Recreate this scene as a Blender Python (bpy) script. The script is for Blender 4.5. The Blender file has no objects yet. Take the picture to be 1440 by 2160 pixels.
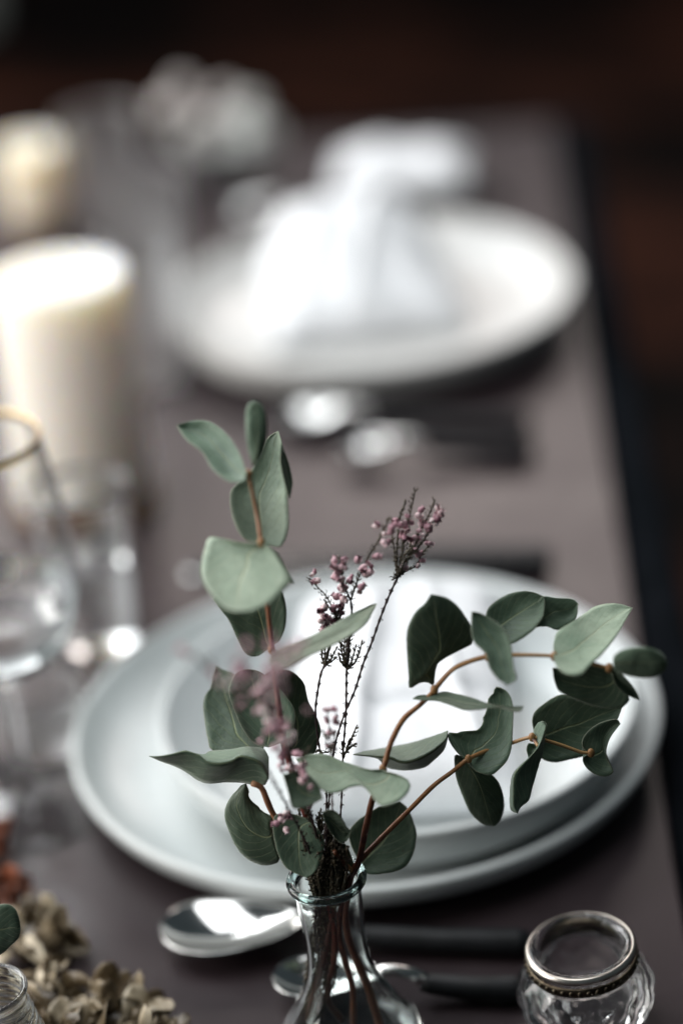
import bpy, bmesh, math, random
from mathutils import Vector, Matrix, noise
R = math.radians
random.seed(7)
scene = bpy.context.scene
COL = scene.collection

# ---------------------------------------------------------------- camera
CAM_H = 0.686            # metres above the table top (table top is z = 0)
PITCH = R(27.5)
FPX = 5100.0            # focal length in photo pixels (1440 x 2160), an 85 mm lens
cam_d = bpy.data.cameras.new('camera')
cam = bpy.data.objects.new('camera', cam_d)
COL.objects.link(cam)
cam.location = (0, 0, CAM_H)
ROLL = R(5.0)           # the photographer held the camera a little askew
cam.rotation_euler = (Matrix.Rotation(math.pi / 2 - PITCH, 4, 'X') @ Matrix.Rotation(-ROLL, 4, 'Z')).to_euler()
cam_d.sensor_fit = 'VERTICAL'
cam_d.sensor_height = 36.0
cam_d.sensor_width = 24.0
cam_d.lens = 85.0
cam_d.clip_start = 0.05
cam_d.clip_end = 60
cam_d.dof.use_dof = True
cam_d.dof.focus_distance = 0.998
cam_d.dof.aperture_fstop = 1.9
scene.camera = cam

# ---------------------------------------------------------------- world and light
world = bpy.data.worlds.new('World')
scene.world = world
world.use_nodes = True
bg = world.node_tree.nodes['Background']
bg.inputs[0].default_value = (0.62, 0.80, 0.88, 1)
bg.inputs[1].default_value = 0.06

def area(name, loc, target, sx, sy, power, color):
    d = bpy.data.lights.new(name, 'AREA')
    d.shape = 'RECTANGLE'
    d.size, d.size_y, d.energy, d.color = sx, sy, power, color
    o = bpy.data.objects.new(name, d)
    COL.objects.link(o)
    o.location = loc
    o.rotation_euler = (Vector(target) - Vector(loc)).to_track_quat('-Z', 'Y').to_euler()
    return o
# tall window panes beyond the far end of the table, a softer one overhead on the left
area('window_light', (-0.75, 4.2, 1.62), (0, 1.3, 0), 1.2, 0.85, 15.5, (1.0, 0.875, 0.825))
area('window_light', (0.65, 4.3, 1.62), (0, 1.3, 0), 1.2, 0.85, 15.5, (1.0, 0.875, 0.825))
area('tall_window_light', (-1.75, 3.0, 2.05), (0, 1.2, 0), 2.2, 1.5, 92, (0.97, 0.99, 1.0))
area('skylight', (-0.6, 1.25, 2.4), (-0.1, 1.4, 0), 2.0, 1.6, 44, (0.96, 0.985, 1.0))
area('candle_fill_light', (-1.35, 0.98, 0.45), (-0.1, 1.30, 0.08), 1.4, 0.8, 23, (1.0, 0.97, 0.93))  # unseen low fill added to brighten the candle and glassware

vs = scene.view_settings
vs.view_transform = 'Standard'
vs.look = 'None'
vs.exposure = 0.08
vs.gamma = 1.0
vs.use_curve_mapping = False
scene.render.engine = 'CYCLES'
scene.cycles.use_denoising = True
scene.cycles.sample_clamp_indirect = 6.0
scene.cycles.max_bounces = 14
scene.cycles.transmission_bounces = 12
scene.cycles.glossy_bounces = 6
scene.cycles.transparent_max_bounces = 12

# ---------------------------------------------------------------- photo pixel -> place
CAMP = Vector((0, 0, CAM_H))
FWD = Vector((0, math.cos(PITCH), -math.sin(PITCH)))
_u = Vector((0, math.sin(PITCH), math.cos(PITCH)))
_r = Vector((1, 0, 0))
RT = _r * math.cos(ROLL) - _u * math.sin(ROLL)
UP = _r * math.sin(ROLL) + _u * math.cos(ROLL)
def at(px, py, d):
    return CAMP + RT * ((px - 720) / FPX * d) + UP * (-(py - 1080) / FPX * d) + FWD * d
def on(px, py, z=0.0):
    r = RT * ((px - 720) / FPX) + UP * (-(py - 1080) / FPX) + FWD
    return CAMP + r * ((z - CAM_H) / r.z)

# ---------------------------------------------------------------- materials
def new_mat(name):
    m = bpy.data.materials.new(name)
    m.use_nodes = True
    return m, m.node_tree, m.node_tree.nodes, m.node_tree.nodes['Principled BSDF']
def N(nt, t, **kw):
    n = nt.nodes.new(t)
    for k, v in kw.items():
        setattr(n, k, v)
    return n
def ramp(nt, stops, fac):
    r = N(nt, 'ShaderNodeValToRGB')
    e = r.color_ramp.elements
    while len(e) > 1:
        e.remove(e[-1])
    e[0].position, e[0].color = stops[0][0], (*stops[0][1], 1)
    for p, c in stops[1:]:
        x = e.new(p); x.color = (*c, 1)
    nt.links.new(fac, r.inputs[0])
    return r
def bump(nt, bsdf, height, dist, strength=0.5):
    b = N(nt, 'ShaderNodeBump')
    b.inputs['Strength'].default_value = strength
    b.inputs['Distance'].default_value = dist
    nt.links.new(height, b.inputs['Height'])
    nt.links.new(b.outputs[0], bsdf.inputs['Normal'])
def noise_tex(nt, scale, detail=4, rough=0.55, coord='Object'):
    tc = N(nt, 'ShaderNodeTexCoord')
    n = N(nt, 'ShaderNodeTexNoise')
    n.inputs['Scale'].default_value = scale
    n.inputs['Detail'].default_value = detail
    n.inputs['Roughness'].default_value = rough
    nt.links.new(tc.outputs[coord], n.inputs['Vector'])
    return n
def mottled(name, c0, c1, scale, rough=0.5, bdist=0.0, bstr=0.4, metallic=0.0, spec=0.5, lo=0.35, hi=0.65):
    m, nt, nn, b = new_mat(name)
    n = noise_tex(nt, scale)
    r = ramp(nt, [(lo, c0), (hi, c1)], n.outputs['Fac'])
    nt.links.new(r.outputs[0], b.inputs['Base Color'])
    b.inputs['Roughness'].default_value = rough
    b.inputs['Metallic'].default_value = metallic
    b.inputs['Specular IOR Level'].default_value = spec
    if bdist:
        bump(nt, b, n.outputs['Fac'], bdist, bstr)
    return m
def glass(name, color=(0.97, 0.985, 0.985), rough=0.0, ior=1.48):
    m, nt, nn, b = new_mat(name)
    b.inputs['Base Color'].default_value = (*color, 1)
    b.inputs['Transmission Weight'].default_value = 1.0
    b.inputs['Roughness'].default_value = rough
    b.inputs['IOR'].default_value = ior
    return m

M = {}
def leaf_mat(name, dark, light, vein, trans=0.10):
    m, nt, nn, b = new_mat(name)
    L = nt.links.new
    uv = N(nt, 'ShaderNodeUVMap'); uv.uv_map = 'uv'
    sp = N(nt, 'ShaderNodeSeparateXYZ'); L(uv.outputs[0], sp.inputs[0])
    def mth(op, a, c=None, cl=False):
        x = N(nt, 'ShaderNodeMath', operation=op); x.use_clamp = cl
        for i, s in enumerate((a, c)):
            if s is None: continue
            if isinstance(s, (int, float)): x.inputs[i].default_value = s
            else: L(s, x.inputs[i])
        return x.outputs[0]
    oi = N(nt, 'ShaderNodeObjectInfo')
    n1 = noise_tex(nt, 55, 5, 0.6)
    n2 = noise_tex(nt, 900, 3, 0.6)
    n3 = noise_tex(nt, 240, 4, 0.7)
    base = ramp(nt, [(0.34, dark), (0.66, light)], n1.outputs['Fac'])
    hs = N(nt, 'ShaderNodeHueSaturation')
    L(base.outputs[0], hs.inputs['Color'])
    L(mth('ADD', mth('MULTIPLY', oi.outputs['Random'], 0.03), 0.485), hs.inputs['Hue'])
    L(mth('ADD', mth('ADD', mth('MULTIPLY', oi.outputs['Random'], 0.5), 0.34), mth('MULTIPLY', n3.outputs['Fac'], 0.75)), hs.inputs['Value'])
    hs.inputs['Saturation'].default_value = 1.0
    # midrib and side veins from the leaf's own length/width coordinates
    off = mth('ABSOLUTE', mth('SUBTRACT', sp.outputs[1], 0.5))
    wid = mth('SUBTRACT', 0.030, mth('MULTIPLY', sp.outputs[0], 0.022))
    mid = mth('SUBTRACT', 1.0, mth('DIVIDE', off, wid, True), True)
    warp = mth('MULTIPLY', n1.outputs['Fac'], 1.6)
    ph = mth('ADD', mth('SUBTRACT', mth('MULTIPLY', sp.outputs[0], 9.0), mth('MULTIPLY', off, 7.0)), warp)
    fr = mth('ABSOLUTE', mth('SUBTRACT', mth('FRACT', ph), 0.5))
    side = mth('SUBTRACT', 1.0, mth('MULTIPLY', fr, 16.0), True)
    veins = mth('MAXIMUM', mth('MULTIPLY', mid, 0.85), mth('MULTIPLY', side, 0.34))
    edge = mth('MULTIPLY', mth('SUBTRACT', off, 0.485, True), 30.0, True)
    mx = N(nt, 'ShaderNodeMix', data_type='RGBA'); L(veins, mx.inputs['Factor']); L(hs.outputs[0], mx.inputs['A'])
    mx.inputs['B'].default_value = (*vein, 1)
    mx2 = N(nt, 'ShaderNodeMix', data_type='RGBA'); L(edge, mx2.inputs['Factor']); L(mx.outputs['Result'], mx2.inputs['A'])
    mx2.inputs['B'].default_value = (0.24, 0.22, 0.15, 1)
    # sparse brown specks
    vo = N(nt, 'ShaderNodeTexVoronoi'); vo.inputs['Scale'].default_value = 190
    tc = N(nt, 'ShaderNodeTexCoord'); L(tc.outputs['Object'], vo.inputs['Vector'])
    spk = mth('MULTIPLY', mth('LESS_THAN', vo.outputs['Distance'], 0.11), mth('GREATER_THAN', vo.outputs['Color'], 0.78))
    mx3 = N(nt, 'ShaderNodeMix', data_type='RGBA'); L(mth('MULTIPLY', spk, 0.6), mx3.inputs['Factor']); L(mx2.outputs['Result'], mx3.inputs['A'])
    mx3.inputs['B'].default_value = (0.05, 0.03, 0.02, 1)
    col = mx3.outputs['Result']
    L(col, b.inputs['Base Color'])
    b.inputs['Specular IOR Level'].default_value = 0.5
    rr = N(nt, 'ShaderNodeMapRange'); L(n2.outputs['Fac'], rr.inputs[0]); rr.inputs[3].default_value = 0.42; rr.inputs[4].default_value = 0.62
    L(rr.outputs[0], b.inputs['Roughness'])
    b.inputs['Sheen Weight'].default_value = 0.45
    b.inputs['Sheen Roughness'].default_value = 0.45
    b.inputs['Sheen Tint'].default_value = (0.86, 0.94, 0.84, 1)
    h = mth('ADD', mth('MULTIPLY', veins, -0.9), mth('ADD', mth('MULTIPLY', n2.outputs['Fac'], 0.35), mth('MULTIPLY', n3.outputs['Fac'], 0.8)))
    bump(nt, b, h, 0.0006, 0.6)
    tr = N(nt, 'ShaderNodeBsdfTranslucent'); tr.inputs[0].default_value = (0.16, 0.24, 0.06, 1)
    ms = N(nt, 'ShaderNodeMixShader'); ms.inputs[0].default_value = trans
    L(b.outputs[0], ms.inputs[1]); L(tr.outputs[0], ms.inputs[2])
    L(ms.outputs[0], nt.nodes['Material Output'].inputs[0])
    return m
M['pale_leaf'] = leaf_mat('pale_grey_green_leaf', (0.20, 0.27, 0.19), (0.32, 0.39, 0.285), (0.42, 0.44, 0.27), 0.14)  # paler, greyer green for a handful of leaves
M['leaf'] = leaf_mat('eucalyptus_leaf', (0.044, 0.084, 0.050), (0.108, 0.166, 0.108), (0.30, 0.34, 0.17))

def stem_mat():
    m, nt, nn, b = new_mat('eucalyptus_stem')
    a = N(nt, 'ShaderNodeAttribute'); a.attribute_name = 't'
    n = noise_tex(nt, 300, 3)
    ad = N(nt, 'ShaderNodeMath', operation='MULTIPLY_ADD'); nt.links.new(n.outputs['Fac'], ad.inputs[0]); ad.inputs[1].default_value = 0.45
    s = N(nt, 'ShaderNodeMath', operation='SUBTRACT'); nt.links.new(a.outputs['Fac'], s.inputs[0]); s.inputs[1].default_value = 0.22
    nt.links.new(s.outputs[0], ad.inputs[2])
    r = ramp(nt, [(0.0, (0.16, 0.055, 0.022)), (0.34, (0.055, 0.014, 0.010)), (0.50, (0.16, 0.055, 0.022)), (0.68, (0.28, 0.13, 0.045)), (1.0, (0.36, 0.22, 0.09))], ad.outputs[0])
    nt.links.new(r.outputs[0], b.inputs['Base Color'])
    b.inputs['Roughness'].default_value = 0.4
    bump(nt, b, n.outputs['Fac'], 0.0003, 0.4)
    return m
M['stem'] = stem_mat()
def red_stem_mat():
    m, nt, nn, b = new_mat('red_brown_stem')
    a = N(nt, 'ShaderNodeAttribute'); a.attribute_name = 't'
    n = noise_tex(nt, 300, 3)
    r = ramp(nt, [(0.0, (0.34, 0.17, 0.085)), (0.35, (0.24, 0.085, 0.045)), (0.5, (0.15, 0.028, 0.022)), (0.72, (0.12, 0.035, 0.02)), (0.85, (0.06, 0.022, 0.014)), (1.0, (0.05, 0.02, 0.012))], a.outputs['Fac'])
    nt.links.new(r.outputs[0], b.inputs['Base Color'])
    b.inputs['Roughness'].default_value = 0.42
    bump(nt, b, n.outputs['Fac'], 0.0003, 0.4)
    return m
M['red_stem'] = red_stem_mat()
M['heather_stem'] = mottled('heather_stem', (0.020, 0.010, 0.012), (0.055, 0.030, 0.026), 400, 0.6, 0.0004)
M['heather_green'] = mottled('heather_foliage', (0.020, 0.020, 0.010), (0.075, 0.055, 0.028), 500, 0.6, 0.0004)
def bloom():
    m, nt, nn, b = new_mat('heather_bloom')
    oi = N(nt, 'ShaderNodeObjectInfo')
    r = ramp(nt, [(0, (0.22, 0.09, 0.12)), (0.4, (0.46, 0.25, 0.30)), (0.75, (0.64, 0.44, 0.47)), (1, (0.84, 0.70, 0.70))], oi.outputs['Random'])
    nt.links.new(r.outputs[0], b.inputs['Base Color'])
    b.inputs['Roughness'].default_value = 0.55
    b.inputs['Subsurface Weight'].default_value = 0.2
    b.inputs['Subsurface Radius'].default_value = (1.0, 0.6, 0.6)
    b.inputs['Subsurface Scale'].default_value = 0.001
    return m
M['bloom'] = bloom()
M['vase_glass'] = glass('vase_glass', (0.93, 0.975, 0.97))
_nt = M['vase_glass'].node_tree
_n = noise_tex(_nt, 45, 5, 0.7)
_r = N(_nt, 'ShaderNodeMapRange'); _r.inputs[1].default_value = 0.5; _r.inputs[2].default_value = 0.8; _r.inputs[3].default_value = 0.0; _r.inputs[4].default_value = 0.12
_nt.links.new(_n.outputs['Fac'], _r.inputs[0]); _nt.links.new(_r.outputs[0], _nt.nodes['Principled BSDF'].inputs['Roughness'])
M['vase_lip'] = glass('vase_lip_glass', (0.66, 0.86, 0.85), 0.06)
M['water'] = glass('vase_water', (0.99, 1, 1), 0, 1.33)
M['clear_glass'] = glass('clear_glass', (0.985, 0.99, 0.99))
M['smoky_glass'] = glass('tumbler_glass', (0.98, 0.985, 0.985), 0.30)
M['plate'] = mottled('white_glaze', (0.58, 0.62, 0.62), (0.63, 0.665, 0.665), 9, 0.34, 0.0005, 0.08)
M['plate_cream'] = mottled('warm_white_glaze', (0.53, 0.53, 0.515), (0.57, 0.565, 0.55), 9, 0.36, 0.0005, 0.08)
def linen():
    m, nt, nn, b = new_mat('white_linen')
    w1 = N(nt, 'ShaderNodeTexWave'); w1.bands_direction = 'X'
    w2 = N(nt, 'ShaderNodeTexWave'); w2.bands_direction = 'Y'
    tc = N(nt, 'ShaderNodeTexCoord')
    for w in (w1, w2):
        w.inputs['Scale'].default_value = 420; w.inputs['Distortion'].default_value = 1.5
        nt.links.new(tc.outputs['Object'], w.inputs['Vector'])
    mu = N(nt, 'ShaderNodeMath', operation='ADD')
    nt.links.new(w1.outputs['Fac'], mu.inputs[0]); nt.links.new(w2.outputs['Fac'], mu.inputs[1])
    b.inputs['Base Color'].default_value = (0.775, 0.79, 0.81, 1)
    b.inputs['Roughness'].default_value = 0.9
    b.inputs['Sheen Weight'].default_value = 0.15
    bump(nt, b, mu.outputs[0], 0.0003, 0.35)
    return m
M['linen'] = linen()
M['steel'] = mottled('polished_steel', (0.62, 0.62, 0.61), (0.70, 0.70, 0.69), 60, 0.12, 0, metallic=1.0)
M['handle'] = mottled('black_handle', (0.008, 0.009, 0.010), (0.015, 0.016, 0.018), 80, 0.52, 0.0003, spec=0.25)
M['silver'] = mottled('aged_silver', (0.58, 0.53, 0.47), (0.78, 0.73, 0.67), 120, 0.30, 0.0004, 0.3, metallic=1.0)
M['gold'] = mottled('worn_gold', (0.50, 0.36, 0.18), (0.66, 0.50, 0.28), 150, 0.3, metallic=1.0)
M['dark_silver'] = mottled('blackened_silver', (0.05, 0.04, 0.03), (0.16, 0.13, 0.09), 200, 0.4, metallic=1.0)
def wax(name, c):
    m, nt, nn, b = new_mat(name)
    n = noise_tex(nt, 25)
    r = ramp(nt, [(0.3, tuple(x * 0.93 for x in c)), (0.7, c)], n.outputs['Fac'])
    nt.links.new(r.outputs[0], b.inputs['Base Color'])
    b.inputs['Roughness'].default_value = 0.45
    b.inputs['Subsurface Weight'].default_value = 1.0
    b.inputs['Subsurface Radius'].default_value = (0.9, 0.7, 0.42)
    b.inputs['Subsurface Scale'].default_value = 0.04
    return m
M['wax'] = wax('ivory_wax', (0.86, 0.82, 0.76))
M['wax_warm'] = wax('honey_wax', (0.86, 0.77, 0.63))
M['wick'] = mottled('burnt_wick', (0.01, 0.008, 0.006), (0.04, 0.03, 0.025), 300, 0.9)
M['coaster'] = mottled('brown_wood_disc', (0.10, 0.05, 0.025), (0.22, 0.13, 0.07), 40, 0.6, 0.0006)
M['pale_bloom'] = mottled('pale_bloom', (0.42, 0.43, 0.41), (0.66, 0.66, 0.63), 60, 0.8)
M['pink_bloom'] = mottled('dusty_pink_bloom', (0.38, 0.34, 0.325), (0.50, 0.46, 0.44), 60, 0.8)
M['post'] = mottled('pale_post', (0.34, 0.36, 0.33), (0.42, 0.44, 0.41), 20, 0.6)
def table_mat():
    m, nt, nn, b = new_mat('mauve_grey_tabletop')
    n = noise_tex(nt, 11, 9, 0.68)
    n2 = noise_tex(nt, 700, 3, 0.6)
    r = ramp(nt, [(0.3, (0.024, 0.016, 0.018)), (0.7, (0.034, 0.023, 0.026))], n.outputs['Fac'])
    nt.links.new(r.outputs[0], b.inputs['Base Color'])
    rr = N(nt, 'ShaderNodeMapRange'); nt.links.new(n.outputs['Fac'], rr.inputs[0])
    rr.inputs[1].default_value = 0.3; rr.inputs[2].default_value = 0.7; rr.inputs[3].default_value = 0.30; rr.inputs[4].default_value = 0.42
    nt.links.new(rr.outputs[0], b.inputs['Roughness'])
    b.inputs['Specular IOR Level'].default_value = 0.5
    bump(nt, b, n2.outputs['Fac'], 0.0003, 0.25)
    return m
M['table'] = table_mat()
M['edge'] = mottled('black_edge', (0.004, 0.005, 0.006), (0.007, 0.008, 0.010), 30, 0.9, spec=0.0)
def floor_mat():
    m, nt, nn, b = new_mat('dark_brown_floorboards')
    tc = N(nt, 'ShaderNodeTexCoord')
    br = N(nt, 'ShaderNodeTexBrick')
    br.inputs['Scale'].default_value = 1.0
    br.inputs['Brick Width'].default_value = 1.6
    br.inputs['Row Height'].default_value = 0.17
    br.inputs['Mortar Size'].default_value = 0.006
    br.inputs['Color1'].default_value = (0.004, 0.003, 0.003, 1)
    br.inputs['Color2'].default_value = (0.050, 0.019, 0.011, 1)
    br.inputs['Mortar'].default_value = (0.004, 0.003, 0.002, 1)
    mp = N(nt, 'ShaderNodeMapping'); mp.inputs['Rotation'].default_value = (0, 0, R(24))
    nt.links.new(tc.outputs['Object'], mp.inputs[0]); nt.links.new(mp.outputs[0], br.inputs[0])
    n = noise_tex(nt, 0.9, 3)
    rp = ramp(nt, [(0.40, (0.12, 0.12, 0.13)), (0.62, (2.1, 1.75, 1.6))], n.outputs['Fac'])  # lit and unlit floor patches painted into the board colour
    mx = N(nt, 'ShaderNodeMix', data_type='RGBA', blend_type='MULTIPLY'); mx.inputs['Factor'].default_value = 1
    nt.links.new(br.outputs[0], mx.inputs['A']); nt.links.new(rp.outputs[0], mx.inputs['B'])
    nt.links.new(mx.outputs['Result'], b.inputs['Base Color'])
    b.inputs['Roughness'].default_value = 0.85
    b.inputs['Specular IOR Level'].default_value = 0.08
    return m
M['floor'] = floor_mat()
def petal_mat(name, stops):
    m, nt, nn, b = new_mat(name)
    a = N(nt, 'ShaderNodeAttribute'); a.attribute_name = 't'
    n = noise_tex(nt, 160, 5, 0.65)
    ad = N(nt, 'ShaderNodeMath', operation='MULTIPLY_ADD'); nt.links.new(a.outputs['Fac'], ad.inputs[0]); ad.inputs[1].default_value = 0.5
    sc = N(nt, 'ShaderNodeMath', operation='MULTIPLY'); nt.links.new(n.outputs['Fac'], sc.inputs[0]); sc.inputs[1].default_value = 0.6
    nt.links.new(sc.outputs[0], ad.inputs[2])
    r = ramp(nt, stops, ad.outputs[0])
    nt.links.new(r.outputs[0], b.inputs['Base Color'])
    b.inputs['Roughness'].default_value = 0.32
    bump(nt, b, n.outputs['Fac'], 0.001, 0.5)
    return m
M['shell'] = petal_mat('golden_dried_petal', [(0.22, (0.035, 0.025, 0.014)), (0.45, (0.15, 0.108, 0.06)), (0.72, (0.50, 0.42, 0.30))])
M['rust_shell'] = petal_mat('rust_dried_petal', [(0.2, (0.05, 0.013, 0.007)), (0.7, (0.30, 0.095, 0.045))])

# ---------------------------------------------------------------- object helpers
def link(name, me, mats, parent=None, loc=(0, 0, 0), smooth=True):
    o = bpy.data.objects.new(name, me)
    COL.objects.link(o)
    for m in (mats if isinstance(mats, (list, tuple)) else [mats]):
        me.materials.append(m)
    if smooth:
        me.polygons.foreach_set('use_smooth', [True] * len(me.polygons))
    o.location = loc
    o.parent = parent
    return o
def mesh(name, vs_, fs, origin=None):
    me = bpy.data.meshes.new(name)
    if origin is not None:
        vs_ = [Vector(v) - Vector(origin) for v in vs_]
    me.from_pydata([tuple(v) for v in vs_], [], fs)
    me.update()
    return me
def thing(name, label, cat, loc=(0, 0, 0), rot=(0, 0, 0), group=None):
    o = bpy.data.objects.new(name, None)
    COL.objects.link(o)
    o.empty_display_size = 0.02
    o.location = loc
    o.rotation_euler = rot
    tag(o, label, cat, group)
    return o
def tag(o, label, cat, group=None, kind=None):
    o['label'] = label
    o['category'] = cat
    if group: o['group'] = group
    if kind: o['kind'] = kind
    return o
def copy_tree(o, parent=None):
    c = o.copy(); COL.objects.link(c); c.parent = parent
    for ch in o.children:
        copy_tree(ch, c)
    return c
def lathe(name, prof, mat, parent=None, seg=64, loc=(0, 0, 0), rfun=None):
    """closed profile (r, z) turned about z"""
    v, f = [], []
    n = len(prof)
    for i in range(seg):
        a = 2 * math.pi * i / seg
        for (r, z) in prof:
            rr = rfun(r, z, a) if rfun else r
            v.append((rr * math.cos(a), rr * math.sin(a), z))
    for i in range(seg):
        j = (i + 1) % seg
        for k in range(n - 1):
            q = [i * n + k, j * n + k, j * n + k + 1, i * n + k + 1]
            f.append(q)
    me = mesh(name, v, f)
    bm = bmesh.new(); bm.from_mesh(me)
    bmesh.ops.remove_doubles(bm, verts=bm.verts, dist=1e-6)
    bmesh.ops.recalc_face_normals(bm, faces=bm.faces)
    bm.to_mesh(me); bm.free()
    return link(name, me, mat, parent, loc)
def spline(pts, n):
    """arc-length resampled Catmull-Rom through points of any dimension"""
    P = [tuple(map(float, p)) for p in pts]
    dim = len(P[0])
    P = [tuple(2 * P[0][k] - P[1][k] for k in range(dim))] + P + [tuple(2 * P[-1][k] - P[-2][k] for k in range(dim))]
    out = []
    for i in range(1, len(P) - 2):
        for s in range(10):
            t = s / 10
            out.append(tuple(0.5 * (2 * P[i][k] + (P[i+1][k] - P[i-1][k]) * t + (2*P[i-1][k] - 5*P[i][k] + 4*P[i+1][k] - P[i+2][k]) * t * t
                       + (3*P[i][k] - P[i-1][k] - 3*P[i+1][k] + P[i+2][k]) * t ** 3) for k in range(dim)))
    out.append(P[-2])
    L = [0]
    for a, b in zip(out, out[1:]):
        L.append(L[-1] + math.dist(a, b))
    res, j = [], 0
    for i in range(n):
        s = L[-1] * i / (n - 1)
        while j < len(L) - 2 and L[j + 1] < s:
            j += 1
        w = (s - L[j]) / max(L[j + 1] - L[j], 1e-12)
        res.append(tuple(out[j][k] * (1 - w) + out[j + 1][k] * w for k in range(dim)))
    return res
def tube(pts, rads, seg=8, vs_=None, fs=None, ts=None):
    """append a tube along world points"""
    base = len(vs_)
    n = len(pts)
    pts = [Vector(p) for p in pts]
    nrm = None
    for i in range(n):
        t = (pts[min(i + 1, n - 1)] - pts[max(i - 1, 0)]).normalized()
        if nrm is None:
            nrm = t.orthogonal().normalized()
        nrm = (nrm - t * nrm.dot(t)).normalized()
        bn = t.cross(nrm)
        for k in range(seg):
            a = 2 * math.pi * k / seg
            vs_.append(pts[i] + (nrm * math.cos(a) + bn * math.sin(a)) * rads[i])
            if ts is not None: ts.append(i / (n - 1))
    for i in range(n - 1):
        for k in range(seg):
            k2 = (k + 1) % seg
            fs.append((base + i * seg + k, base + i * seg + k2, base + (i + 1) * seg + k2, base + (i + 1) * seg + k))
    fs.append(tuple(base + k for k in reversed(range(seg))))
    fs.append(tuple(base + (n - 1) * seg + k for k in range(seg)))

# ================================================================ the setting
me = mesh('floor', [(-9, -3, -0.75), (9, -3, -0.75), (9, 14, -0.75), (-9, 14, -0.75)], [(0, 1, 2, 3)])
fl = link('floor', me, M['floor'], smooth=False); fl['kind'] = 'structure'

def rounded_box(name, x0, x1, y0, y1, z0, z1, bev, mat, parent, seg=3):
    bm = bmesh.new()
    bmesh.ops.create_cube(bm, size=1)
    for v in bm.verts:
        v.co = Vector((x0 + (v.co.x + .5) * (x1 - x0), y0 + (v.co.y + .5) * (y1 - y0), z0 + (v.co.z + .5) * (z1 - z0)))
    bmesh.ops.bevel(bm, geom=bm.edges[:] + bm.verts[:], offset=bev, segments=seg, affect='EDGES', profile=0.5)
    me = bpy.data.meshes.new(name); bm.to_mesh(me); bm.free()
    return link(name, me, mat, parent)
# the long table: its right edge runs almost straight away from the camera
TA = on(1428, 1850); TB = on(1172, 300)
tdir = math.atan2(TB.x - TA.x, TB.y - TA.y)
tab = thing('dining_table', 'long mauve grey dining table with a black edge strip', 'table', (TA.x, TA.y, 0), (0, 0, -tdir))
YF = on(1100, 262).y - TA.y
rounded_box('table_top', -0.92, 0.0, -0.55, YF, -0.03, 0.0, 0.002, M['table'], tab)
rounded_box('edge_strip', 0.0015, 0.029, -0.55, YF + 0.028, -0.045, -0.004, 0.004, M['edge'], tab)
rounded_box('edge_strip', -0.92, 0.0, YF + 0.0015, YF + 0.028, -0.045, -0.004, 0.004, M['edge'], tab)
for sx in (-0.86, -0.03):
    for sy in (-0.48, YF - 0.06):
        rounded_box('leg', sx - 0.03, sx + 0.03, sy - 0.03, sy + 0.03, -0.7495, -0.031, 0.004, M['edge'], tab)
pst = rounded_box('pale_post', -0.05, 0.05, -0.05, 0.05, 0, 2.0, 0.01, M['post'], None)
pp = on(-68, 40, -0.75); pst.location = (pp.x, pp.y, -0.75)
tag(pst, 'pale grey post at the upper left edge of the picture', 'post')

# ================================================================ plates
def plate_profile(top, lip, bot, foot):
    return spline(top, 34) + lip + spline(bot, 26) + [(foot + .002, 0), (foot - .002, 0), (foot - .004, .002), (0.0, .0022)]
LARGE = plate_profile([(0, .006), (.10, .006), (.122, .0072), (.136, .0125), (.1425, .0190), (.1445, .0225)], [(.1458, .0243), (.1476, .0250), (.1494, .0243), (.1500, .0228)],
                      [(.1495, .0200), (.1435, .0105), (.131, .0045), (.110, .0025), (.089, .002)], .085)
SMALL = plate_profile([(0, .006), (.075, .006), (.093, .0085), (.107, .0190), (.1135, .0305), (.1150, .0352)], [(.1160, .0372), (.1173, .0378), (.1187, .0372), (.1192, .0358)],
                      [(.1185, .0320), (.1120, .0165), (.099, .0062), (.080, .003), (.062, .002)], .058)
def plate(label, c, prof, z, mat):
    o = lathe('plate', prof, mat, seg=128, loc=(c.x, c.y, z))
    tag(o, label, 'plate')
    return o
PC = on(768, 1514, 0.022)
plate('large round white plate under the smaller plate, nearest the leafy vase', PC, LARGE, 0.0, M['plate'])
IC = on(836, 1484, 0.040)
plate('smaller white plate with a raised rim, stacked on the nearest large plate', IC, SMALL, 0.0066, M['plate'])
BC = on(782, 606, 0.030)
bprof = spline([(0, .006), (.090, .006), (.112, .0075), (.132, .016), (.142, .0255), (.1455, .0300)], 30) + [(.1475, .0312), (.1500, .0310), (.1512, .0296)] + spline([(.1508, .0270), (.1475, .0150), (.140, .0075), (.118, .0035), (.090, .002)], 24) + [(.088, 0), (.084, 0), (.082, .002), (0, .0022)]
o = lathe('plate', bprof, M['plate_cream'], seg=128, loc=(BC.x, BC.y, 0))
o.scale = (.955, .955, 1)
tag(o, 'large white plate standing farther down the table behind the leafy sprigs', 'plate')

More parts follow.
